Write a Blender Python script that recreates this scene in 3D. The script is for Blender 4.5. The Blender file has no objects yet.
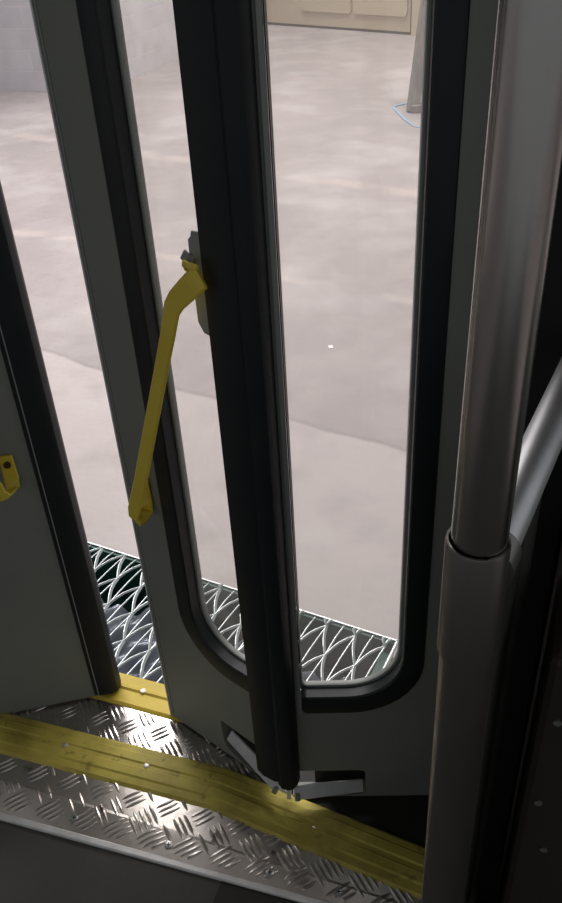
import bpy, bmesh, math, random
from mathutils import Vector, Matrix
from mathutils.noise import noise as pnoise
C = bpy.context.scene.collection
sc = bpy.context.scene
random.seed(4)
# ------------------------------------------------------------------ camera
F = 840.0; CH = 1.5
vx, vy = 355-281, 1650-451.5
roll = math.atan2(vx, vy); pitch = math.atan2(F, math.hypot(vx, vy))
cr, sr, cp, sp = math.cos(roll), math.sin(roll), math.cos(pitch), math.sin(pitch)
right = Vector((cr, -sr*sp, -sr*cp)); down = Vector((-sr, -cr*sp, -cr*cp)); fwd = Vector((0, cp, -sp))
cam_d = bpy.data.cameras.new('camera'); cam = bpy.data.objects.new('camera', cam_d); C.objects.link(cam)
m = Matrix.Identity(4)
for i in range(3):
    m[i][0] = right[i]; m[i][1] = -down[i]; m[i][2] = -fwd[i]
m[2][3] = CH
cam.matrix_world = m
cam_d.sensor_fit = 'VERTICAL'; cam_d.sensor_height = 24; cam_d.lens = F/903*24; cam_d.clip_start = 0.02
cam_d.dof.use_dof = False
sc.camera = cam
# ------------------------------------------------------------------ world and light
w = bpy.data.worlds.new('world'); sc.world = w; w.use_nodes = True
w.node_tree.nodes['Background'].inputs[0].default_value = (0.93, 0.95, 1.0, 1)
w.node_tree.nodes['Background'].inputs[1].default_value = 0.30
def area(name, loc, target, sx, sy, power, col=(1, 1, 1)):
    l = bpy.data.lights.new(name, 'AREA'); l.shape = 'RECTANGLE'; l.size = sx; l.size_y = sy; l.energy = power; l.color = col
    o = bpy.data.objects.new(name, l); C.objects.link(o); o.location = loc
    o.rotation_euler = (Vector(target)-Vector(loc)).to_track_quat('-Z', 'Y').to_euler()
    return o
area('unseen_garage_lamp', (-1.2, 4.5, 4.0), (-1.2, 4.5001, 0), 2.6, 0.7, 125, (1.0, 0.94, 0.93))  # unseen lamp, placed and sized for its reflection on the step plate
area('unseen_garage_lamp', (2.2, 7.5, 5.6), (1.6, 6.5, 0), 4.0, 1.2, 220, (1.0, 0.94, 0.94))
area('unseen_garage_lamp', (-3.0, 10.0, 5.6), (-2.0, 9.5, 0), 4.0, 1.2, 180, (0.96, 0.95, 1.0))
area('unseen_garage_lamp', (1.6, 3.0, 4.5), (1.0, 2.8, 0), 2.5, 0.8, 40, (1.0, 0.94, 0.93))
area('unseen_garage_lamp', (1.2, 10.6, 5.6), (1.2, 10.5, 0), 4.0, 1.2, 230, (0.98, 0.96, 0.95))  # unseen lamp, added to brighten the far ground
sc.view_settings.view_transform = 'Standard'; sc.view_settings.look = 'None'
sc.view_settings.exposure = 0.0; sc.view_settings.gamma = 1.0; sc.view_settings.use_curve_mapping = False
# ------------------------------------------------------------------ helpers
TH = math.radians(-21.5)
U = Vector((math.cos(TH), math.sin(TH), 0)); N = Vector((-math.sin(TH), math.cos(TH), 0))   # along the doorway / outwards
P0 = Vector((-0.34, 1.235, 0))       # a point on the doorway line
def W(a, b, z=0): return P0 + U*a + N*b + Vector((0, 0, z))
def bm_new(): return bmesh.new()
def obj(name, bm, mat, parent=None, smooth=False, bevel=0, loc=None):
    me = bpy.data.meshes.new(name)
    bmesh.ops.recalc_face_normals(bm, faces=bm.faces)
    bm.to_mesh(me); bm.free()
    if mat: me.materials.append(mat)
    if smooth:
        for p in me.polygons: p.use_smooth = True
    o = bpy.data.objects.new(name, me); C.objects.link(o)
    if parent: o.parent = parent
    if loc: o.location = loc
    if bevel:
        b = o.modifiers.new('bevel', 'BEVEL'); b.width = bevel; b.segments = 2; b.limit_method = 'ANGLE'; b.angle_limit = 0.7
    if smooth: 
        try: me.set_sharp_from_angle(angle=math.radians(35))
        except Exception: pass
    return o
def tag(o, label=None, cat=None, group=None, kind=None):
    if label: o['label'] = label
    if cat: o['category'] = cat
    if group: o['group'] = group
    if kind: o['kind'] = kind
    return o
def empty(name, loc, rz, label, cat, group=None):
    o = bpy.data.objects.new(name, None); C.objects.link(o); o.location = loc; o.rotation_euler = (0, 0, rz); o.empty_display_size = .1
    return tag(o, label, cat, group)
def box(bm, x0, x1, y0, y1, z0, z1, mat=None):
    vs = [bm.verts.new((x, y, z)) for x in (x0, x1) for y in (y0, y1) for z in (z0, z1)]
    for f in ((0,1,3,2),(4,6,7,5),(0,4,5,1),(2,3,7,6),(0,2,6,4),(1,5,7,3)): bm.faces.new([vs[i] for i in f])
    if mat is not None:
        for v in vs: v.co = mat @ v.co
    return vs
def obox(bm, o, ax, ay, x0, x1, y0, y1, z0, z1):
    """box laid along ax (length) and ay (depth) from origin o"""
    M = Matrix.Identity(4)
    for i in range(3): M[i][0] = ax[i]; M[i][1] = ay[i]; M[i][2] = (0, 0, 1)[i]; M[i][3] = o[i]
    return box(bm, x0, x1, y0, y1, z0, z1, M)
def frame(axis):
    axis = axis.normalized(); a = Vector((0, 0, 1)) if abs(axis.z) < .9 else Vector((1, 0, 0))
    s = axis.cross(a).normalized(); return s, axis.cross(s).normalized()
def tube(bm, pts, r, n=24, caps=True):
    pts = [Vector(p) for p in pts]; rs = r if isinstance(r, (list, tuple)) else [r]*len(pts)
    s, t = frame(pts[1]-pts[0]); rings = []
    for i, p in enumerate(pts):
        if 0 < i < len(pts)-1:
            ax = ((pts[i+1]-p).normalized()+(p-pts[i-1]).normalized()).normalized()
            s = (s-ax*s.dot(ax)).normalized(); t = ax.cross(s)
        rings.append([bm.verts.new(p+(s*math.cos(k*math.tau/n)+t*math.sin(k*math.tau/n))*rs[i]) for k in range(n)])
    for a, b in zip(rings, rings[1:]):
        for k in range(n): bm.faces.new((a[k], a[(k+1)%n], b[(k+1)%n], b[k]))
    if caps: bm.faces.new(rings[0][::-1]); bm.faces.new(rings[-1])
def ribbon(bm, pts, wv, width, thick, close=True):
    """flat bar swept through pts; wv = width direction (one, or one per point)"""
    pts = [Vector(p) for p in pts]; rings = []
    for i, p in enumerate(pts):
        d = (pts[min(i+1, len(pts)-1)]-pts[max(i-1, 0)]).normalized()
        wd = Vector(wv[i] if isinstance(wv, list) else wv); wd = (wd-d*wd.dot(d)).normalized(); nd = d.cross(wd).normalized()
        wi = width[i] if isinstance(width, list) else width
        a, b, e = wi/2, thick/2, min(thick, .006)*.45
        prof = [(-a+e, -b), (a-e, -b), (a, -b+e), (a, b-e), (a-e, b), (-a+e, b), (-a, b-e), (-a, -b+e)]
        rings.append([bm.verts.new(p+wd*x+nd*y) for x, y in prof])
    for a, b in zip(rings, rings[1:]):
        for k in range(8): bm.faces.new((a[k], a[(k+1)%8], b[(k+1)%8], b[k]))
    bm.faces.new(rings[0][::-1]); bm.faces.new(rings[-1])
def arc_pts(cx, cz, r, a0, a1, n=10):
    return [(cx+r*math.cos(math.radians(a0+(a1-a0)*k/n)), cz+r*math.sin(math.radians(a0+(a1-a0)*k/n))) for k in range(n+1)]
def rrect(x0, x1, z0, z1, rbl, rbr, rtr, rtl, n=10):
    p = []
    p += arc_pts(x0+rbl, z0+rbl, rbl, 180, 270, n); p += arc_pts(x1-rbr, z0+rbr, rbr, 270, 360, n)
    p += arc_pts(x1-rtr, z1-rtr, rtr, 0, 90, n); p += arc_pts(x0+rtl, z1-rtl, rtl, 90, 180, n)
    return p
def plate(outer, holes, y0, y1, sx=1):
    """flat plate in the xz plane with holes, thick from y0 to y1"""
    bm = bm_new(); edges = []
    for loop in [outer]+holes:
        vs = [bm.verts.new((sx*x, y0, z)) for x, z in loop]
        edges += [bm.edges.new((vs[i], vs[(i+1) % len(vs)])) for i in range(len(vs))]
    bmesh.ops.triangle_fill(bm, edges=edges, use_beauty=True, use_dissolve=False)
    fs = bm.faces[:]
    r = bmesh.ops.extrude_face_region(bm, geom=fs)
    for v in r['geom']:
        if isinstance(v, bmesh.types.BMVert): v.co.y = y1
    return bm
def ring_band(outer, inner, y0, y1, sx=1):
    """band between two loops of equal length, solid from y0 to y1, softly rounded front"""
    bm = bm_new(); n = len(outer); rows = []
    prof = [(0, y1), (0, y0+.004), (.06, y0+.001), (.2, y0), (.8, y0), (.94, y0+.001), (1, y0+.004), (1, y1)]
    for t, y in prof:
        rows.append([bm.verts.new((sx*(o[0]*(1-t)+i[0]*t), y, o[1]*(1-t)+i[1]*t)) for o, i in zip(outer, inner)])
    for a, b in zip(rows, rows[1:]+rows[:1]):
        for k in range(n): bm.faces.new((a[k], a[(k+1)%n], b[(k+1)%n], b[k]))
    return bm
def prism_z(prof, z0, z1, M=None):
    bm = bm_new()
    a = [bm.verts.new((x, y, z0)) for x, y in prof]; b = [bm.verts.new((x, y, z1)) for x, y in prof]
    n = len(prof)
    for k in range(n): bm.faces.new((a[k], a[(k+1)%n], b[(k+1)%n], b[k]))
    bm.faces.new(a[::-1]); bm.faces.new(b)
    return bm
def sweep_line(path, prof, closed_ends=True):
    """path: list of xy points on the floor; prof: list of (across, z); across is measured to the left of the path"""
    bm = bm_new(); path = [Vector((p[0], p[1], 0)) for p in path]; rings = []
    for i, p in enumerate(path):
        d0 = (p-path[i-1]).normalized() if i else None; d1 = (path[i+1]-p).normalized() if i < len(path)-1 else None
        d = ((d0 or d1)+(d1 or d0)).normalized(); nrm = Vector((-d.y, d.x, 0))
        rings.append([bm.verts.new(p+nrm*a+Vector((0, 0, z))) for a, z in prof])
    n = len(prof)
    for a, b in zip(rings, rings[1:]):
        for k in range(n): bm.faces.new((a[k], a[(k+1)%n], b[(k+1)%n], b[k]))
    bm.faces.new(rings[0][::-1]); bm.faces.new(rings[-1])
    return bm
# ------------------------------------------------------------------ materials
def mat(name, col, rough=.5, metal=0, noise=None, bump=None, spec=.5, noise2=None, coord='Object'):
    """noise=(scale, amount, colour2[, lo, hi, stretch]) mixes a second colour; bump=(scale, strength, dist)"""
    m = bpy.data.materials.new(name); m.use_nodes = True; nt = m.node_tree; b = nt.nodes['Principled BSDF']
    b.inputs['Base Color'].default_value = (*col, 1); b.inputs['Roughness'].default_value = rough; b.inputs['Metallic'].default_value = metal
    b.inputs['Specular IOR Level'].default_value = spec
    tc = nt.nodes.new('ShaderNodeTexCoord'); last = None
    for nz in (noise, noise2):
        if not nz: continue
        sc_, amt, c2 = nz[:3]; lo, hi = (nz[3], nz[4]) if len(nz) > 4 else (.35, .65)
        mp = nt.nodes.new('ShaderNodeMapping'); nt.links.new(tc.outputs[coord], mp.inputs[0])
        if len(nz) > 5: mp.inputs['Scale'].default_value = nz[5]
        n_ = nt.nodes.new('ShaderNodeTexNoise'); n_.inputs['Scale'].default_value = sc_; n_.inputs['Detail'].default_value = 6; n_.inputs['Roughness'].default_value = .6
        nt.links.new(mp.outputs[0], n_.inputs['Vector'])
        r = nt.nodes.new('ShaderNodeMapRange'); r.inputs[1].default_value = lo; r.inputs[2].default_value = hi; r.inputs[3].default_value = 0; r.inputs[4].default_value = amt
        nt.links.new(n_.outputs['Fac'], r.inputs[0])
        mx = nt.nodes.new('ShaderNodeMix'); mx.data_type = 'RGBA'; nt.links.new(r.outputs[0], mx.inputs[0])
        if last: nt.links.new(last, mx.inputs[6])
        else: mx.inputs[6].default_value = (*col, 1)
        mx.inputs[7].default_value = (*c2, 1); last = mx.outputs[2]
    if last: nt.links.new(last, b.inputs['Base Color'])
    if bump:
        n_ = nt.nodes.new('ShaderNodeTexNoise'); n_.inputs['Scale'].default_value = bump[0]; n_.inputs['Detail'].default_value = 3
        nt.links.new(tc.outputs[coord], n_.inputs['Vector'])
        bp = nt.nodes.new('ShaderNodeBump'); bp.inputs['Strength'].default_value = bump[1]; bp.inputs['Distance'].default_value = bump[2] if len(bump) > 2 else .01
        nt.links.new(n_.outputs['Fac'], bp.inputs['Height']); nt.links.new(bp.outputs[0], b.inputs['Normal'])
    return m
M = {}
M['panel'] = mat('olive_grey_paint', (.245, .258, .228), .5, 0, (7, .35, (.20, .21, .185)), (160, .10, .002), .4)
M['frame_lip'] = mat('grey_frame_lip', (.30, .32, .30), .45, .2)
M['rubber'] = mat('black_rubber', (.012, .015, .017), .5, 0, (14, .5, (.02, .022, .022)), (60, .08, .003), .3)
M['seal'] = mat('black_window_seal', (.012, .015, .017), .42, 0, (14, .5, (.02, .024, .024)), (60, .08, .003), .35)
M['dark'] = mat('dark_groove', (.02, .02, .02), .6)
M['yellow'] = mat('yellow_handle_paint', (.80, .62, .06), .4, 0, (12, .35, (.66, .50, .05)), (120, .08, .002))
M['nosing'] = mat('yellow_nosing', (.68, .57, .11), .55, 0, (9, .75, (.30, .23, .04), .42, .68), (90, .15, .003), .4, noise2=(40, .7, (.10, .08, .03), .60, .74))
M['sill'] = mat('yellow_sill', (.74, .56, .07), .5, 0, (9, .5, (.5, .36, .06), .45, .7), (90, .12, .003), .4)
M['rivet'] = mat('rivet_metal', (.75, .73, .68), .4, .6)
M['screw'] = mat('screw_metal', (.55, .58, .56), .35, .9)
M['bolt'] = mat('rusty_bolt', (.10, .035, .02), .6, .3)
M['tread'] = mat('aluminium_tread_plate', (.70, .66, .62), .2, .9, (5, .6, (.34, .31, .29), .4, .7), (45, .12, .003), noise2=(26, .85, (.10, .08, .07), .62, .72))
M['tread_near'] = mat('worn_tread_plate', (.72, .67, .61), .30, .88, (5, .6, (.48, .43, .38), .4, .7), (45, .12, .003), noise2=(22, .9, (.08, .06, .05), .63, .72))
M['tread_shade'] = mat('step_floor_shade', (.02, .02, .018), .7, 0, (10, .5, (.035, .03, .025)))  # near-black colour carries the deep shade on the step floor
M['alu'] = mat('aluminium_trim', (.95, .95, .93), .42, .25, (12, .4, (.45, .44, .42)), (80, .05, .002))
M['pole'] = mat('brushed_aluminium_tube', (.40, .39, .37), .24, 1.0, (3.2, .5, (.30, .28, .26), .35, .65, (6, 6, .8)), (90, .03, .002), noise2=(60, .5, (.2, .19, .18), .66, .72, (1, 1, 1.6)))
M['sleeve'] = mat('dull_metal_sleeve', (.33, .32, .30), .36, 1.0, (4, .5, (.24, .23, .21), .35, .65, (5, 5, 1)), (70, .05, .002), noise2=(45, .7, (.05, .045, .04), .70, .74))
M['rail'] = mat('bright_aluminium_rail', (.95, .96, .97), .40, .9, (3, .3, (.6, .6, .6), .35, .65, (6, 6, .8)))
M['arm'] = mat('zinc_plated_arm', (.62, .63, .63), .38, .35, (20, .4, (.35, .35, .35)))
M['floor'] = mat('bus_floor_rubber', (.10, .096, .086), .75, 0, (5, .5, (.075, .07, .062)), (300, .2, .002), .3, noise2=(120, .6, (.12, .115, .10), .66, .72))
M['partition'] = mat('dark_grey_partition', (.11, .11, .10), .45, .3, (6, .4, (.035, .034, .03)), spec=.3)
M['black'] = mat('black_interior_trim', (.012, .012, .012), .6, 0, spec=.25)
M['console'] = mat('brown_black_console', (.05, .04, .034), .6, 0, (6, .4, (.035, .028, .024)), spec=.3)
M['grate'] = mat('galvanised_mesh', (.60, .65, .64), .33, .7, (25, .4, (.5, .53, .52)))
M['green'] = mat('dark_green_paint', (.02, .11, .08), .45, 0, (5, .5, (.012, .06, .045)))
M['sheet'] = mat('grey_metal_sheet', (.55, .59, .66), .28, .5, (8, .5, (.38, .42, .48)))
M['block'] = None
M['beige'] = mat('beige_door_paint', (.58, .49, .36), .6, 0, (2, .3, (.52, .43, .31)))
M['beige_dark'] = mat('brown_shadow_gap_rubber', (.10, .08, .06), .8)
M['wood'] = mat('grey_weathered_timber', (.30, .27, .24), .8, 0, (8, .7, (.18, .16, .14), .4, .6, (3, 3, .3)))
M['blue'] = mat('pale_blue_strap', (.30, .45, .62), .5)
M['paper'] = mat('white_paper', (.9, .9, .88), .7)
M['skirt'] = mat('bus_skirt_paint', (.5, .5, .5), .4)
# concrete ground: large blotches, fine speckle, pale repair stripes and a paler slab near the bus
def concrete():
    m = bpy.data.materials.new('garage_concrete'); m.use_nodes = True; nt = m.node_tree; b = nt.nodes['Principled BSDF']; L = nt.links.new
    b.inputs['Roughness'].default_value = .62; b.inputs['Specular IOR Level'].default_value = .35
    tc = nt.nodes.new('ShaderNodeTexCoord')
    def nz(scale, detail=6):
        n = nt.nodes.new('ShaderNodeTexNoise'); n.inputs['Scale'].default_value = scale; n.inputs['Detail'].default_value = detail; L(tc.outputs['Object'], n.inputs['Vector']); return n.outputs['Fac']
    def mr(v, a, b_, c, d):
        r = nt.nodes.new('ShaderNodeMapRange'); L(v, r.inputs[0])
        for i, x in enumerate((a, b_, c, d)): r.inputs[i+1].default_value = x
        r.clamp = True; return r.outputs[0]
    def math_(op, a, b_):
        n = nt.nodes.new('ShaderNodeMath'); n.operation = op
        for i, x in enumerate((a, b_)):
            if isinstance(x, (int, float)): n.inputs[i].default_value = x
            else: L(x, n.inputs[i])
        return n.outputs[0]
    def mix(f, a, c):
        n = nt.nodes.new('ShaderNodeMix'); n.data_type = 'RGBA'; L(f, n.inputs[0])
        if isinstance(a, tuple): n.inputs[6].default_value = (*a, 1)
        else: L(a, n.inputs[6])
        n.inputs[7].default_value = (*c, 1); return n.outputs[2]
    base = mix(mr(nz(.7), .35, .65, 0, .8), (.41, .36, .35), (.345, .31, .305))
    base = mix(mr(nz(3.2), .45, .65, 0, .6), base, (.47, .415, .40))
    base = mix(mr(nz(30, 3), .5, .75, 0, .3), base, (.33, .30, .29))
    sep = nt.nodes.new('ShaderNodeSeparateXYZ'); L(tc.outputs['Object'], sep.inputs[0])
    x, y = sep.outputs[0], sep.outputs[1]
    wob = math_('MULTIPLY', math_('SUBTRACT', nz(2.2, 4), .5), .16)
    # each stripe: y = y0 + k*x
    def dist(y0, k, amp=1): return math_('ADD', math_('SUBTRACT', math_('SUBTRACT', y, math_('MULTIPLY', x, k)), y0), math_('MULTIPLY', wob, amp))
    near = mr(dist(2.86, -.62), -.015, .015, 1, 0)            # paler slab nearest the bus
    base = mix(math_('MULTIPLY', near, .7), base, (.59, .53, .51))
    base = mix(math_('MULTIPLY', mr(math_('ABSOLUTE', dist(2.87, -.62), 0), .006, .02, 1, 0), .35), base, (.25, .23, .22))
    for y0, k, hw, f, colr in ((6.17, -.72, .11, .55, (.60, .51, .46)), (4.29, -.60, .055, .5, (.60, .51, .46))):
        base = mix(math_('MULTIPLY', math_('MULTIPLY', mr(math_('ABSOLUTE', dist(y0, k, 1.2), 0), hw*.3, hw*1.2, 1, 0), f), mr(nz(3.5), .40, .55, .15, 1)), base, colr)
    base = mix(mr(nz(5.5, 8), .50, .72, 0, .30), base, (.30, .27, .265)); base = mix(mr(nz(1.7, 9), .52, .68, 0, .35), base, (.66, .62, .60))
    L(base, b.inputs['Base Color'])
    bp = nt.nodes.new('ShaderNodeBump'); bp.inputs['Strength'].default_value = .25; bp.inputs['Distance'].default_value = .01; L(nz(18), bp.inputs['Height']); L(bp.outputs[0], b.inputs['Normal'])
    return m
M['concrete'] = concrete()
def blockwork():
    m = bpy.data.materials.new('painted_block'); m.use_nodes = True; nt = m.node_tree; b = nt.nodes['Principled BSDF']; L = nt.links.new
    tc = nt.nodes.new('ShaderNodeTexCoord'); mp = nt.nodes.new('ShaderNodeMapping'); L(tc.outputs['UV'], mp.inputs[0])
    br = nt.nodes.new('ShaderNodeTexBrick'); L(mp.outputs[0], br.inputs[0])
    br.inputs['Color1'].default_value = (.66, .645, .67, 1); br.inputs['Color2'].default_value = (.61, .595, .62, 1); br.inputs['Mortar'].default_value = (.70, .68, .69, 1)
    br.inputs['Scale'].default_value = 1; br.inputs['Brick Width'].default_value = .4; br.inputs['Row Height'].default_value = .2; br.inputs['Mortar Size'].default_value = .006; br.inputs['Mortar Smooth'].default_value = .3
    n = nt.nodes.new('ShaderNodeTexNoise'); n.inputs['Scale'].default_value = 3; L(tc.outputs['UV'], n.inputs['Vector'])
    mx = nt.nodes.new('ShaderNodeMix'); mx.data_type = 'RGBA'; mx.inputs[7].default_value = (.50, .48, .49, 1)
    r = nt.nodes.new('ShaderNodeMapRange'); r.inputs[1].default_value = .45; r.inputs[2].default_value = .7; r.inputs[4].default_value = .5; L(n.outputs['Fac'], r.inputs[0]); L(r.outputs[0], mx.inputs[0])
    L(br.outputs['Color'], mx.inputs[6]); L(mx.outputs[2], b.inputs['Base Color']); b.inputs['Roughness'].default_value = .8
    bp = nt.nodes.new('ShaderNodeBump'); bp.inputs['Strength'].default_value = .4; bp.inputs['Distance'].default_value = .01; bp.invert = True; L(br.outputs['Fac'], bp.inputs['Height']); L(bp.outputs[0], b.inputs['Normal'])
    return m
M['block'] = blockwork()
def glass():
    m = bpy.data.materials.new('dusty_window_glass'); m.use_nodes = True; nt = m.node_tree; nt.nodes.clear(); L = nt.links.new
    out = nt.nodes.new('ShaderNodeOutputMaterial'); t = nt.nodes.new('ShaderNodeBsdfTransparent'); t.inputs[0].default_value = (.955, .955, .95, 1)
    g = nt.nodes.new('ShaderNodeBsdfGlossy'); g.inputs['Roughness'].default_value = .02
    fr = nt.nodes.new('ShaderNodeValue'); fr.outputs[0].default_value = .045
    m1 = nt.nodes.new('ShaderNodeMixShader'); L(fr.outputs[0], m1.inputs[0]); L(t.outputs[0], m1.inputs[1]); L(g.outputs[0], m1.inputs[2])
    tr = nt.nodes.new('ShaderNodeBsdfTranslucent'); tr.inputs[0].default_value = (.8, .78, .76, 1)
    tc = nt.nodes.new('ShaderNodeTexCoord'); n = nt.nodes.new('ShaderNodeTexNoise'); n.inputs['Scale'].default_value = 9; n.inputs['Detail'].default_value = 6; L(tc.outputs['Object'], n.inputs['Vector'])
    r = nt.nodes.new('ShaderNodeMapRange'); r.inputs[1].default_value = .3; r.inputs[2].default_value = .7; r.inputs[3].default_value = .03; r.inputs[4].default_value = .07; L(n.outputs['Fac'], r.inputs[0])
    m2 = nt.nodes.new('ShaderNodeMixShader'); L(r.outputs[0], m2.inputs[0]); L(m1.outputs[0], m2.inputs[1]); L(tr.outputs[0], m2.inputs[2]); L(m2.outputs[0], out.inputs[0])
    return m
M['glass'] = glass()
# ================================================================== GARAGE (setting)
GZ = -.33
bm = bm_new(); box(bm, -14, 12, -3, 24, GZ-.2, GZ); tag(obj('floor', bm, M['concrete']), 'pale concrete garage floor with faint repair stripes outside the bus doors', kind='structure')
def uv_wall(bm):
    uvl = bm.loops.layers.uv.new('UVMap')
    for f in bm.faces:
        n = f.normal
        for l in f.loops:
            c = l.vert.co
            if abs(n.z) > .7: l[uvl].uv = (c.x, c.y)
            else:
                t = Vector((-n.y, n.x, 0)).normalized(); l[uvl].uv = (c.dot(t), c.z-GZ)
# block pier at the far left, its corner towards the bus
cor = Vector((-1.60, 9.15, GZ))
bm = bm_new(); obox(bm, cor, -U, N, 0, 6, 0, 3.2, 0, 4.5); bm.normal_update(); uv_wall(bm)
tag(obj('wall_left', bm, M['block']), 'whitish painted concrete block wall at the far left', kind='structure')
# far wall and its panelled door
fa = Vector((0.10, 13.05, GZ)); fb = Vector((2.1, 11.3, GZ)); fd = (fb-fa).normalized(); fn = Vector((-fd.y, fd.x, 0))
bm = bm_new(); obox(bm, fa, fd, fn, -3, 2.45, .065, .4, 0, 4.5)
tag(obj('wall_back', bm, M['beige']), 'beige wall across the far end of the garage', kind='structure')
gd = empty('panelled_door', fa, math.atan2(fd.y, fd.x), 'beige door with raised rounded panels closing the far end of the garage', 'door')
bm = bm_new(); box(bm, -2.4, 2.42, 0, .06, 0, 3.4); obj('door_leaf', bm, M['beige'], gd)
for k, x in enumerate((-1.95, -1.08, .74, 1.58)):
    for zz in ((.20, .95), (1.05, 1.8), (1.9, 2.65)):
        lp = rrect(x, x+.80, zz[0], zz[1], .04, .04, .04, .04, 4)
        obj('raised_panel', plate(lp, [], -.035, 0), M['beige'], gd, bevel=.008)
bm = bm_new(); box(bm, 2.42, 2.455, -.01, .06, 0, 3.4); obj('edge_gap', bm, M['beige_dark'], gd)
bm = bm_new(); box(bm, -2.4, 2.42, -.004, .02, 0, .03); obj('bottom_seal', bm, M['beige_dark'], gd)
bm = bm_new(); obox(bm, fa, fd, fn, 2.46, 6, -.05, .4, 0, 4.5)
tag(obj('wall_right', bm, M['beige']), 'beige wall right of the panelled door', kind='structure')
# timber prop leaning, two boards
pr = empty('timber_prop', (1.36, 7.64, GZ), 0, 'grey weathered timber board leaning upright on the garage floor', 'timber')
for dx, nm in ((-.035, 'board'), (.09, 'board')):
    bm = bm_new()
    ribbon(bm, [(dx, 0, 0), (dx+.17, .3, 1.1), (dx+.37, .62, 2.3)], (1, .2, 0), .105, .05); obj(nm, bm, M['wood'], pr)
bm = bm_new(); box(bm, -.05, .16, -.06, .05, 0, .06); obj('foot_block', bm, M['wood'], pr, bevel=.004)
# blue strap on the ground
bm = bm_new(); ribbon(bm, [(1.38, 7.98, GZ+.004), (1.20, 7.86, GZ+.006), (1.18, 7.78, GZ+.004), (1.20, 7.62, GZ+.004), (1.215, 7.38, GZ+.006), (1.26, 7.14, GZ+.004), (1.31, 7.10, GZ+.004)], (1, .4, 0), .022, .004)
tag(obj('blue_strap', bm, M['blue']), 'thin pale blue strap lying on the concrete by the timber board', 'strap')
bm = bm_new(); box(bm, .247, .267, 3.41, 3.44, GZ, GZ+.003)
tag(obj('paper_scrap', bm, M['paper']), 'tiny white paper scrap on the concrete seen through the right window', 'litter')
# ================================================================== MESH PLATFORM outside the doorway
gz = -.10
ga = Vector((-1.00, 2.11, 0)); gb = Vector((.262, 1.435, 0)); gu = (gb-ga).normalized(); gn = Vector((gu.y, -gu.x, 0))  # gn towards the bus
gl = (gb-ga).length; gdep = .50
plat = empty('mesh_platform', (ga.x, ga.y, GZ), math.atan2(gu.y, gu.x), 'galvanised expanded mesh platform on a dark green tray outside the doors', 'platform')
H = gz-GZ
def cell(bm, a, b, hw, th, z, wave=0):
    a = Vector(a); b = Vector(b); d = b-a; n = Vector((-d.y, d.x, 0)).normalized(); pts = []
    for k in range(5):
        t = k/4; pts.append(a+d*t+n*wave*math.sin(t*math.pi)+Vector((0, 0, z+.006*math.sin(t*math.pi))))
    ribbon(bm, pts, n+Vector((0, 0, .9)), hw, th)
ca, sa = gu.x, gu.y
def loc2(v): v = Vector((v[0], v[1], 0)); return Vector((v.dot(gu), -v.dot(gn), 0))
la = loc2((.069, -.040)); lb = loc2((-.012, -.096))
bm = bm_new(); org = Vector((.61, 0, 0))
for i in range(-16, 28):
    for j in range(-4, 7):
        p = org+la*i+lb*j
        for (di, dj, hw, wv) in ((0, 1, .0095, .005), (-1, 1, .007, .004), (-1, 2, .0045, 0)):
            q = p+la*di+lb*dj
            if p.y > q.y: pa, pb = q.copy(), p.copy()
            else: pa, pb = p.copy(), q.copy()
            if pb.y > 0 and pa.y < -.006: pb = pa+(pb-pa)*((0-pa.y)/(pb.y-pa.y))
            if pb.y <= .0005 and -gdep < pa.y and 0.0 < min(pa.x, pb.x) and max(pa.x, pb.x) < gl:
                cell(bm, (pa.x, pa.y, 0), (pb.x, pb.y, 0), hw, .0028, H-.004, wv)
obj('mesh_grating', bm, M['grate'], plat, smooth=False)
bm = bm_new()
box(bm, 0, gl, -.003, .001, H-.02, H+.001); box(bm, 0, .012, -gdep, 0, H-.02, H+.001); box(bm, gl-.004, gl, -gdep, 0, H-.02, H+.001); box(bm, 0, gl, -gdep, -gdep+.012, H-.02, H+.004)
obj('mesh_frame', bm, M['grate'], plat)
bm = bm_new(); box(bm, .008, gl-.01, -gdep+.015, -.0035, 0, .05); box(bm, .008, gl-.01, -.012, -.0035, .05, H-.004); box(bm, .008, .03, -gdep+.015, -.03, .05, H-.022); box(bm, gl-.03, gl-.01, -gdep+.015, -.03, .05, H-.022)
obj('green_tray', bm, M['green'], plat)
# crumpled grey sheet under the mesh
bm = bm_new(); nx, ny = 200, 60; vs = []
for j in range(ny+1):
    row = []
    for i in range(nx+1):
        x = .035+(gl-.08)*i/nx; y = -.13-.012*math.sin(x*21)-(gdep-.165)*j/ny
        row.append(bm.verts.new((x, y, H-.055+.020*math.sin((x*.9-y*.5)*75+2.0*pnoise(Vector((x*5, y*5, 0))))+.008*math.sin(y*60+x*20))))
    vs.append(row)
for j in range(ny):
    for i in range(nx): bm.faces.new((vs[j][i], vs[j][i+1], vs[j+1][i+1], vs[j+1][i]))
bmesh.ops.solidify(bm, geom=bm.faces[:], thickness=.002)
obj('wavy_sheet', bm, M['sheet'], plat, smooth=True)
# ================================================================== BUS SHELL
near = [(-1.6, 1.30), (-.593, .958), (-.041, .772), (.42, .617)]     # line of the aluminium trim
fold = [(-1.6, 1.41), (-.613, 1.040), (-.295, .921), (-.041, .821), (.42, .64)]
# rubber floor towards the camera
bm = bm_new(); pts = [near[0], near[1], near[2], near[3], (1.8, .1), (1.8, -2.5), (-1.6, -2.5)]
a = [bm.verts.new((x, y, -.05)) for x, y in pts]; b = [bm.verts.new((x, y, -.002)) for x, y in pts]
for k in range(len(pts)): bm.faces.new((a[k], a[(k+1)%7], b[(k+1)%7], b[k]))
bm.faces.new(a[::-1]); bm.faces.new(b)
tag(obj('floor', bm, M['floor']), 'dark speckled rubber bus floor', kind='structure')
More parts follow.
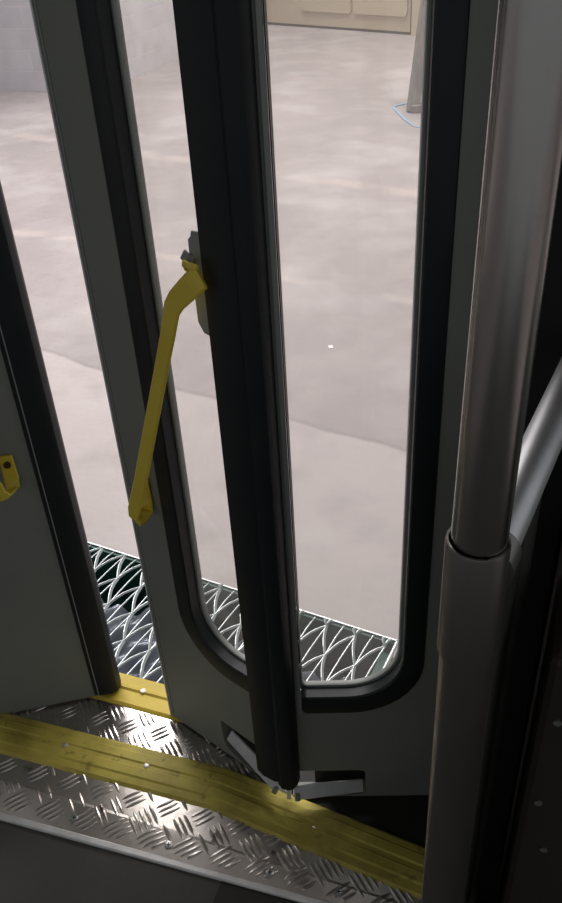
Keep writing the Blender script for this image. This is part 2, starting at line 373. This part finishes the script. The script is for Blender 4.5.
# subfloor slab of the step area
bm = bm_new(); obox(bm, P0, U, N, -1.35, .95, -.42, .02, -.06, -.012)
tag(obj('floor', bm, M['black']), 'floor structure under the entrance', kind='structure')
# --- tread plates with raised bars
def bars_on(bm, poly_test, zf, x0, x1, y0, y1, ang):
    """five-bar pattern: square cells set diagonally, bars in neighbouring cells turned by 90 degrees"""
    pitch = .0515; ang += math.radians(45); ca_, sa_ = math.cos(ang), math.sin(ang)
    for i in range(-40, 41):
        for j in range(-40, 41):
            gx, gy = i*pitch, j*pitch
            cx, cy = gx*ca_-gy*sa_+(x0+x1)/2, gx*sa_+gy*ca_+(y0+y1)/2
            if not (x0-.05 < cx < x1+.05 and y0-.05 < cy < y1+.05): continue
            odd = (i+j) % 2; da = ang+(math.pi/2 if odd else 0); n = 5 if bool(odd) == (cy > line_y(fold, cx)) else 3
            dx, dy = math.cos(da), math.sin(da)
            for k in range(n):
                o = (k-(n-1)/2)*.0106; bx, by = cx-dy*o, cy+dx*o; l0 = l1 = .026 if n == 5 else .0215
                while l0 > .005 and not poly_test(bx-dx*l0, by-dy*l0): l0 -= .003
                while l1 > .005 and not poly_test(bx+dx*l1, by+dy*l1): l1 -= .003
                if not (poly_test(bx, by) and l0 > .005 and l1 > .005): continue
                rows = []
                for q in range(9):
                    t = -1+q/4; e = t*(l1 if t > 0 else l0); w_ = .0040*math.sqrt(max(0.04, 1-t*t)); h_ = .0026*(1-t*t)
                    px, py = bx+dx*e, by+dy*e; z = zf(px, py)
                    rows.append([bm.verts.new((px-dy*a*w_, py+dx*a*w_, z+h_*b)) for a, b in ((-1, -.05), (-.6, .7), (0, 1), (.6, .7), (1, -.05))])
                for a, b in zip(rows, rows[1:]):
                    for q in range(4): bm.faces.new((a[q], a[q+1], b[q+1], b[q]))
def line_y(path, x):
    for (xa, ya), (xb, yb) in zip(path, path[1:]):
        if x <= xb or (xb, yb) == path[-1]: return ya+(yb-ya)*(x-xa)/(xb-xa)
nose_lo = [(-1.6, 1.475), (-.629, 1.107), (-.132, .937), (.207, .765), (.46, .637)]
nose_hi = [(-1.6, 1.555), (-.652, 1.203), (-.194, 1.034), (.219, .815), (.46, .687)]
ZF = .006
def z_near(x, y):
    f = line_y(fold, x); n_ = line_y(near, x); h = line_y(nose_lo, x)
    if y > f: return ZF-.0015-.001*(y-f)/max(h-f, .01)
    return .003+(ZF-.003)*max(0, (y-n_)/max(f-n_, .001))
bm = bm_new()
xs = [-1.6+.02*k for k in range(int(2.02/.02))]
cols = []
for x in xs:
    n_, f, h = line_y(near, x), line_y(fold, x), line_y(nose_lo, x)
    h = max(h, f+.004)
    ys = [n_+.008, f-.003, f+.003, h+.012]
    cols.append([bm.verts.new((x, y, zz)) for y, zz in zip(ys, (.003, ZF, ZF-.0015, ZF-.0025))]+[bm.verts.new((x, h+.012, -.011)), bm.verts.new((x, n_+.008, -.011))])
for a, b in zip(cols, cols[1:]):
    for k in range(6): bm.faces.new((a[k], b[k], b[(k+1)%6], a[(k+1)%6]))
bm.faces.new(cols[0]); bm.faces.new(cols[-1][::-1])
def in_near(x, y):
    f = line_y(fold, x)
    return line_y(near, x)+.014 < y < line_y(nose_lo, x)-.002 and abs(y-f) > .003 and -1.58 < x < .36
bars_on(bm, in_near, z_near, -1.2, .4, .6, 1.4, math.radians(-19))
tp = obj('tread_plate', bm, M['tread_near']); tag(tp, 'worn aluminium tread plate strip between the rubber floor and the yellow edging', 'tread plate')
def screw(name, x, y, z, parent, r=.008, mt='screw'):
    bm = bm_new(); seg = 20; prev = None
    for rr, zz in ((r, 0), (r*.95, .0012), (r*.6, .0019)):
        ring = [bm.verts.new((x+rr*math.cos(k*math.tau/seg), y+rr*math.sin(k*math.tau/seg), z+zz)) for k in range(seg)]
        if prev:
            for k in range(seg): bm.faces.new((prev[k], prev[(k+1)%seg], ring[(k+1)%seg], ring[k]))
        prev = ring
    bm.faces.new(prev)
    o = obj(name, bm, M[mt], parent, smooth=True)
    if mt == 'screw':
        bm = bm_new(); box(bm, x-r*.5, x+r*.5, y-r*.11, y+r*.11, z+.0016, z+.0023); box(bm, x-r*.11, x+r*.11, y-r*.5, y+r*.5, z+.0016, z+.0023)
        obj('cross_recess', bm, M['dark'], o)
    return o
for (x, y) in ((-.444, .943), (-.256, .876), (-.067, .811), (.054, .768)):
    screw('screw', x, y, z_near(x, y)+.0005, tp)
bm = sweep_line(near, [(-.006, -.012), (.007, -.012), (.007, .004), (.004, .006), (-.004, .006), (-.006, .004)])
tag(obj('trim_1', bm, M['alu']), 'bright aluminium edge strip along the rubber floor', kind='structure')
# step floor between the doors and the yellow edging
bm = bm_new()
pl_ = [(-1.10, 1.36), (-.652, 1.19), (-.194, 1.022), (-.05, .95), (.005, 1.08), (-.30, 1.197), (-1.02, 1.48)]
a = [bm.verts.new((x, y, -.012)) for x, y in pl_]; b = [bm.verts.new((x, y, 0)) for x, y in pl_]; k_ = len(pl_)
for k in range(k_): bm.faces.new((a[k], a[(k+1)%k_], b[(k+1)%k_], b[k]))
bm.faces.new(a[::-1]); bm.faces.new(b)
def in_step(x, y):
    return y > line_y(nose_hi, x)+.001 and (Vector((x, y, 0))-P0).dot(N) < -.043 and x < -.03
bars_on(bm, in_step, lambda x, y: 0, -1.0, 0, .9, 1.5, math.radians(-19))
tag(obj('step_plate', bm, M['tread']), 'aluminium tread plate on the step behind the yellow edging, lit through the door gap', 'tread plate')
bm = bm_new(); obox(bm, P0, U, N, .33, .95, -.40, -.045, -.012, -.001)  # step floor of unknown material, painted black for the shadow lying on it
tag(obj('shaded_step_floor', bm, M['tread_shade']), 'step floor under the right door leaf, its deep shadow painted as black', 'step floor')
# yellow nosing, ridged
W_ = .092
mid = [((a[0]+b[0])/2, (a[1]+b[1])/2) for a, b in zip(nose_lo, nose_hi)]
mid = [(-1.2, line_y(mid, -1.2)), mid[1], (-.163, .986), (.213, .790), (.270, .760)]
prof = [(-.046, .000), (.045, .000), (.046, .006), (.041, .0095), (.030, .010), (.027, .0125), (.010, .013), (.007, .0105), (-.002, .0105), (-.004, .013), (-.022, .0125), (-.026, .010), (-.040, .009), (-.0465, .004)]
ns = sweep_line(mid, prof)
no = obj('step_edging', ns, M['nosing'], bevel=0); tag(no, 'worn yellow ridged step edging running diagonally, bent to the right', 'step edging')
for (x, y) in ((-.49, 1.107), (-.313, 1.045), (.016, .885), (.174, .798)):
    screw('rivet', x, y, .0105, no, .0062, 'rivet')
# outer yellow sill
bm = sweep_line([tuple(W(-1.05, 0)[:2]), tuple(W(.75, 0)[:2])], [(-.042, -.004), (.036, -.004), (.038, .002), (.032, .006), (.012, .007), (.008, .010), (.000, .010), (-.004, .006), (-.036, .006), (-.042, .002)])
so = obj('door_sill', bm, M['sill']); tag(so, 'bright yellow outer sill strip seen in the gap between the door leaves', 'sill')
for a_ in (-.55, 0.0, .45): 
    p = W(a_, .002); screw('rivet', p.x, p.y, .0095, so, .0062, 'rivet')
# bus skirt, header, jambs, walls, ceiling
bm = bm_new(); obox(bm, P0, U, N, -3.4, 2.2, .0, .03, -.27, -.062)
tag(obj('wall_skirt', bm, M['skirt']), kind='structure')
bm = bm_new(); obox(bm, P0, U, N, -3.4, 2.2, -.05, .05, 2.03, 2.6)
tag(obj('wall_header', bm, M['black']), kind='structure')
bm = bm_new(); obox(bm, P0, U, N, .735, .80, -.14, .03, -.06, 2.03)
tag(obj('trim_2', bm, M['black'], bevel=.004), 'black door post at the right side of the doorway', kind='structure')
bm = bm_new(); obox(bm, P0, U, N, .80, 1.05, -.06, .03, -.05, 2.03); obox(bm, P0, U, N, 1.05, 2.2, -.06, .03, -.05, .95)
tag(obj('wall_right', bm, M['black']), 'black bus side wall right of the doorway', kind='structure')
bm = bm_new(); obox(bm, P0, U, N, -3.4, -1.12, -.06, .03, -.05, 2.03)
tag(obj('wall_left', bm, M['black']), 'bus side wall left of the doorway', kind='structure')
bm = bm_new(); obox(bm, P0, U, N, -3.4, 2.2, -3.2, .05, 2.6, 2.66)
tag(obj('ceiling', bm, M['panel']), kind='structure')
# ================================================================== DOOR LEAVES
LW = .333; LH = 2.0
def leaf(root, sx, free_rubber, handle=True, LW=.333, wide=False):
    """canonical x: 0 at the middle hinge, LW at the free edge; y=0 inner face, +y outwards; sx mirrors"""
    sl_out = rrect(.0335, .243, .262, 1.80, .012, .125, .125, .012)
    sl_in = rrect(.0355, .207, .305, 1.757, .010, .095, .095, .010)
    hole = rrect(.032, .2425, .2625, 1.7995, .012, .125, .125, .012)
    # panel outline with the bottom hinge-corner cut out for the arm
    se, st = (.172, .108) if wide else (.148, .090)
    outer = [(.006, st), (se-.012, st), (se-.003, st-.004), (se, st-.012), (se, .024), (se-.003, .014), (se-.012, .011), (.006, .011), (.006, .006), (LW-.008, .006), (LW-.008, LH), (.006, LH)]
    if wide: outer = [(.006, st-.008), (se-.022, st), (se-.004, st+.002), (se, st-.006), (se-.003, .050), (se-.010, .030), (.120, .011), (.006, .011), (.006, .006), (LW-.008, .006), (LW-.008, LH), (.006, LH)]
    pn = obj('leaf_panel', plate(outer, [hole], 0, .030, sx), M['panel'], root, bevel=.0012)
    obj('window_seal', ring_band(sl_out, sl_in, -.004, .021, sx), M['seal'], root, smooth=True)
    r_out = rrect(.0345, .212, .299, 1.763, .010, .10, .10, .010); r_in = rrect(.0365, .202, .311, 1.751, .008, .09, .09, .008)
    obj('window_rim', ring_band(r_out, r_in, .021, .031, sx), M['frame_lip'], root, smooth=True)
    obj('window_pane', plate(rrect(.036, .204, .309, 1.753, .009, .092, .092, .009), [], .0245, .0275, sx), M['glass'], root)
    # light lip along the hinge side of the window
    bm = bm_new(); box(bm, sx*.0265, sx*.0328, -.003, .012, .262, 1.80); obj('window_lip', bm, M['frame_lip'], root)
    # hinge-side rubber, D shaped
    prof = [(-.0205, .028), (-.021, 0), (-.019, -.016), (-.012, -.027), (0, -.031), (.010, -.029), (.018, -.020), (.0225, -.006), (.0225, -.0002), (.001, -.0002), (.001, .028)]
    if wide: prof = [(-.012, .026), (-.013, -.004), (-.008, -.022), (.004, -.031), (.030, -.034), (.048, -.031), (.056, -.022), (.058, -.006), (.058, -.0045), (.001, -.0045), (.001, .026)]
    obj('hinge_rubber', prism_z([(sx*x, y) for x, y in prof], .088 if wide else .076, LH), M['rubber'], root, smooth=True)
    if free_rubber:
        prof = [(LW-.010, -.003), (LW-.004, -.006), (LW+.008, -.007), (LW+.028, -.010), (LW+.042, -.004), (LW+.049, .008), (LW+.050, .022), (LW+.044, .034), (LW+.03, .038), (LW-.010, .034)]
        er = obj('edge_rubber', prism_z([(sx*x, y) for x, y in prof], .012, LH), M['rubber'], root, smooth=True, bevel=.003)
        bm = bm_new(); box(bm, sx*(LW-.0015), sx*(LW+.0005), -.0072, -.005, .012, LH); obj('rubber_lip', bm, M['frame_lip'], er)
    else:
        bm = bm_new(); box(bm, sx*(LW-.009), sx*(LW-.002), .002, .026, .006, LH); obj('edge_groove', bm, M['dark'], root)
        bm = bm_new(); box(bm, sx*(LW-.003), sx*(LW+.0005), -.001, .030, .006, LH); obj('edge_strip', bm, M['alu'], root)
        bm = bm_new(); box(bm, sx*(LW-.012), sx*(LW-.0082), -.0015, .0, .006, LH); obj('edge_strip', bm, M['frame_lip'], root)
    bm = bm_new(); box(bm, sx*.050, sx*(se+.002), .0302, .033, .006, st-.012); box(bm, sx*.105, sx*(se+.002), .0302, .033, st-.012, st+.004); obj('slot_backing', bm, M['dark'], root)
    # swing arm in the bottom slot
    ar = bm_new(); e = (.156, .006, .068) if wide else (.142, .004, .036)
    p0 = (.010, -.014, .040)
    ribbon(ar, [(sx*p0[0], p0[1], p0[2]), (sx*(p0[0]*.7+e[0]*.3), p0[1]*.7+e[1]*.3, p0[2]*.7+e[2]*.3+.002), (sx*e[0], e[1], e[2])], (0, .6, 1), [.028, .030, .026], .004)
    arm = obj('swing_arm', ar, M['arm'], root); tag(arm, 'silver swing arm in the bottom slot')
    bm = bm_new(); ribbon(bm, [(sx*.012, .022, st-.013), (sx*(e[0]*.7), .024, st-.011)], (0, 1, .25), .008, .002); obj('slot_light_strip', bm, M['alu'], arm)  # white strip in place of outside light along the slot top
    bm = bm_new(); tube(bm, [(sx*.016, -.026, .034), (sx*.016, -.016, .039)], .0055, 6); obj('bolt_head', bm, M['screw'], arm)
    bm = bm_new(); tube(bm, [(sx*.016, -.0266, .0337), (sx*.016, -.0258, .0341)], .003, 10); obj('bolt_socket', bm, M['dark'], arm)
    bm = bm_new(); box(bm, sx*(-.004), sx*.004, -.020, .016, .046 if wide else .030, .092 if wide else .078); obj('hinge_light_sliver', bm, M['alu'], root)  # bright piece standing in for outside light through the hinge gap
    if handle: make_handle(root, sx, LW-.333)
def make_handle(root, sx, dx=0):
    h = bm_new()
    # top hook on the bracket, bend, long flat bar, bottom tip
    P = [(.036, -.045, 1.098), (.042, -.048, 1.094), (.050, -.050, 1.087), (.060, -.050, 1.078), (.080, -.050, 1.060), (.091, -.050, 1.046), (.098, -.050, 1.028), (.105, -.050, 1.008), (.121, -.050, .968), (.226, -.050, .705), (.255, -.050, .640), (.262, -.050, .624)]
    Wd = [(.028, 0, .03)]*5+[(.03, 0, .020)]+[(.03, 0, .013)]+[(.03, 0, .010)]*5
    wid = [.030, .031, .031, .031, .029, .028, .027, .026, .025, .027, .026, .016]
    ribbon(h, [(sx*x, y, z) for x, y, z in P], [(sx*a, b, c) for a, b, c in Wd], wid, .006)
    hb = obj('grab_handle', h, M['yellow'], root, bevel=.0015); tag(hb, 'yellow flat-bar grab handle')
    # lower mount: tab lying on the leaf, curved out to the tip of the bar
    b = bm_new()
    ribbon(b, [(sx*.275, -.004, .672), (sx*.275, -.004, .625), (sx*.274, -.010, .608), (sx*.270, -.026, .604), (sx*.264, -.042, .610), (sx*.260, -.048, .626)], [(sx*1, 0, 0)]*2+[(sx*1, -.3, .1)]+[(sx*.7, -.3, .7)]*3, [.024, .026, .027, .026, .024, .018], .005)
    mt = obj('lower_mount', b, M['yellow'], hb, bevel=.001)
    bm = bm_new(); tube(bm, [(sx*.275, -.0105, .655), (sx*.275, -.006, .655)], .0065, 20); obj('mount_bolt', bm, M['bolt'], hb, smooth=True)
    # upper return hook of the bar
    b = bm_new(); ribbon(b, [(sx*.036, -.050, 1.112), (sx*.052, -.050, 1.112), (sx*.068, -.042, 1.108), (sx*.074, -.032, 1.098), (sx*.064, -.026, 1.090)], (0, .3, 1), [.007, .008, .010, .010, .010], .004); obj('upper_hook', b, M['yellow'], hb)
    hb.location.x = sx*max(0, dx+.008) if dx else 0
    # grey bracket plate by the hinge rubber
    lp = [(.040, 1.004), (.063, 1.008), (.072, 1.022), (.0735, 1.115), (.073, 1.132), (.068, 1.137), (.066, 1.144), (.040, 1.146)]
    pb = obj('handle_bracket', plate(lp, [], -.026, -.022, sx), M['frame_lip'], root, bevel=.001)
    bm = bm_new(); ribbon(bm, [(sx*.066, -.026, 1.106), (sx*.074, -.030, 1.109), (sx*.082, -.028, 1.112)], (0, .4, 1), .014, .004); obj('bracket_ear', bm, M['frame_lip'], pb)
    bm = bm_new(); box(bm, sx*.0585, sx*.0625, -.024, -.0005, 1.01, 1.14); obj('bracket_side', bm, M['frame_lip'], pb)
hinge = Vector((-.0243, .9577, 0))
LC = empty('door_leaf', hinge, math.radians(-3), 'right folding door leaf with a tall round-cornered window, partly behind the metal pole', 'door leaf', 'bus folding door leaves')
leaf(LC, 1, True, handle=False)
LB = empty('door_leaf', hinge+Vector((-.002, .002, 0)), math.radians(-40.7), 'middle folding door leaf carrying the whole long yellow grab handle', 'door leaf', 'bus folding door leaves')
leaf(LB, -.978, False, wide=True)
aA = math.radians(10); freeA = Vector((-.436, 1.235, 0))
LA = empty('door_leaf', freeA-Vector((math.cos(aA), math.sin(aA), 0))*.43, aA, 'left folding door leaf cut off at the photo edge, edged with thick black rubber', 'door leaf', 'bus folding door leaves')
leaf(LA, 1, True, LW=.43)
# ================================================================== GRAB POLE, RAIL, PARTITION
pc = Vector((.139, .45, 0)); pr_ = .0200
gp = empty('grab_pole', pc, 0, 'thick vertical brushed metal pole with a sleeve joint, in front of the right door leaf', 'pole')
bm = bm_new(); tube(bm, [(-.0020, 0, 1.02), (-.0016, 0, 1.20), (-.0006, 0, 1.55), (.002, 0, 2.598)], [pr_]*4, 48); obj('upper_tube', bm, M['pole'], gp, smooth=True)
bm = bm_new(); R2 = .0232
tube(bm, [(-.0020, 0, .985), (-.0024, 0, 1.0955), (-.0024, 0, 1.0985), (-.0024, 0, 1.0985), (-.0024, 0, 1.090)], [R2, R2, R2-.0005, R2-.0022, R2-.0022], 48, caps=False); obj('sleeve', bm, M['sleeve'], gp, smooth=True)
bm = bm_new(); tube(bm, [(.0065, 0, 0.012), (-.001, 0, .99)], [.0218, .0218], 48); obj('lower_tube', bm, M['sleeve'], gp, smooth=True)
bm = bm_new(); tube(bm, [(.003, 0, 0), (.003, 0, .008), (.003, 0, .014)], [.045, .045, .024], 40); obj('floor_flange', bm, M['sleeve'], gp, smooth=True)
rd = Vector((.49, .872, 0)).normalized(); rd2 = Vector((.137, .293, 0)).normalized()
hr = empty('handrail', pc+Vector((0, 0, 1.05)), 0, 'shiny horizontal metal handrail running back from the pole beside the door', 'rail')
bm = bm_new(); tube(bm, [rd*.026, rd*.16, rd*.43], .0178, 40); obj('rail_tube', bm, M['rail'], hr, smooth=True)
bm = bm_new(); tube(bm, [rd*.0245, rd*.05], [.0215, .0215], 40); obj('tee_socket', bm, M['sleeve'], hr, smooth=True)
bm = bm_new(); tube(bm, [rd*.43, rd*.436], .030, 32); obj('end_flange', bm, M['black'], hr, smooth=True)
pp = empty('partition_panel', pc, math.atan2(rd2.y, rd2.x), 'dark grey partition panel below the handrail, seen nearly edge on', 'partition')
bm = bm_new(); box(bm, .03, .305, -.006, .006, .04, .92); obj('panel_sheet', bm, M['partition'], pp, bevel=.002)
bm = bm_new(); tube(bm, [(.325, 0, 0), (.325, 0, .925), (.325, 0, .937)], [.016, .016, .012], 28); obj('post', bm, M['partition'], pp, smooth=True)
for zz in (.30, .52):
    bm = bm_new(); tube(bm, [(.27, .0055, zz), (.27, .010, zz)], .010, 20); obj('bolt', bm, M['black'], pp, smooth=True)
SCR = ((.022, .700), (.020, .545), (.038, .450), (.30, .55))
# driver-side console at the far right
cs = empty('console_box', W(.802, -.075), TH, 'dark brown box beside the door post at the right edge, fastened with small screws', 'box')
bm = bm_new(); box(bm, 0, 1.0, -.30, 0, -.0005, .80); obj('box_body', bm, M['console'], cs, bevel=.01)
bm = bm_new(); box(bm, .05, 1.0, -.2, 0, .80, .98); obj('upper_panel', bm, M['panel'], cs, bevel=.006)
for x, z in SCR:
    bm = bm_new(); tube(bm, [(x, -.3018, z), (x, -.2995, z)], .0048, 16); obj('screw', bm, M['screw'], cs, smooth=True)
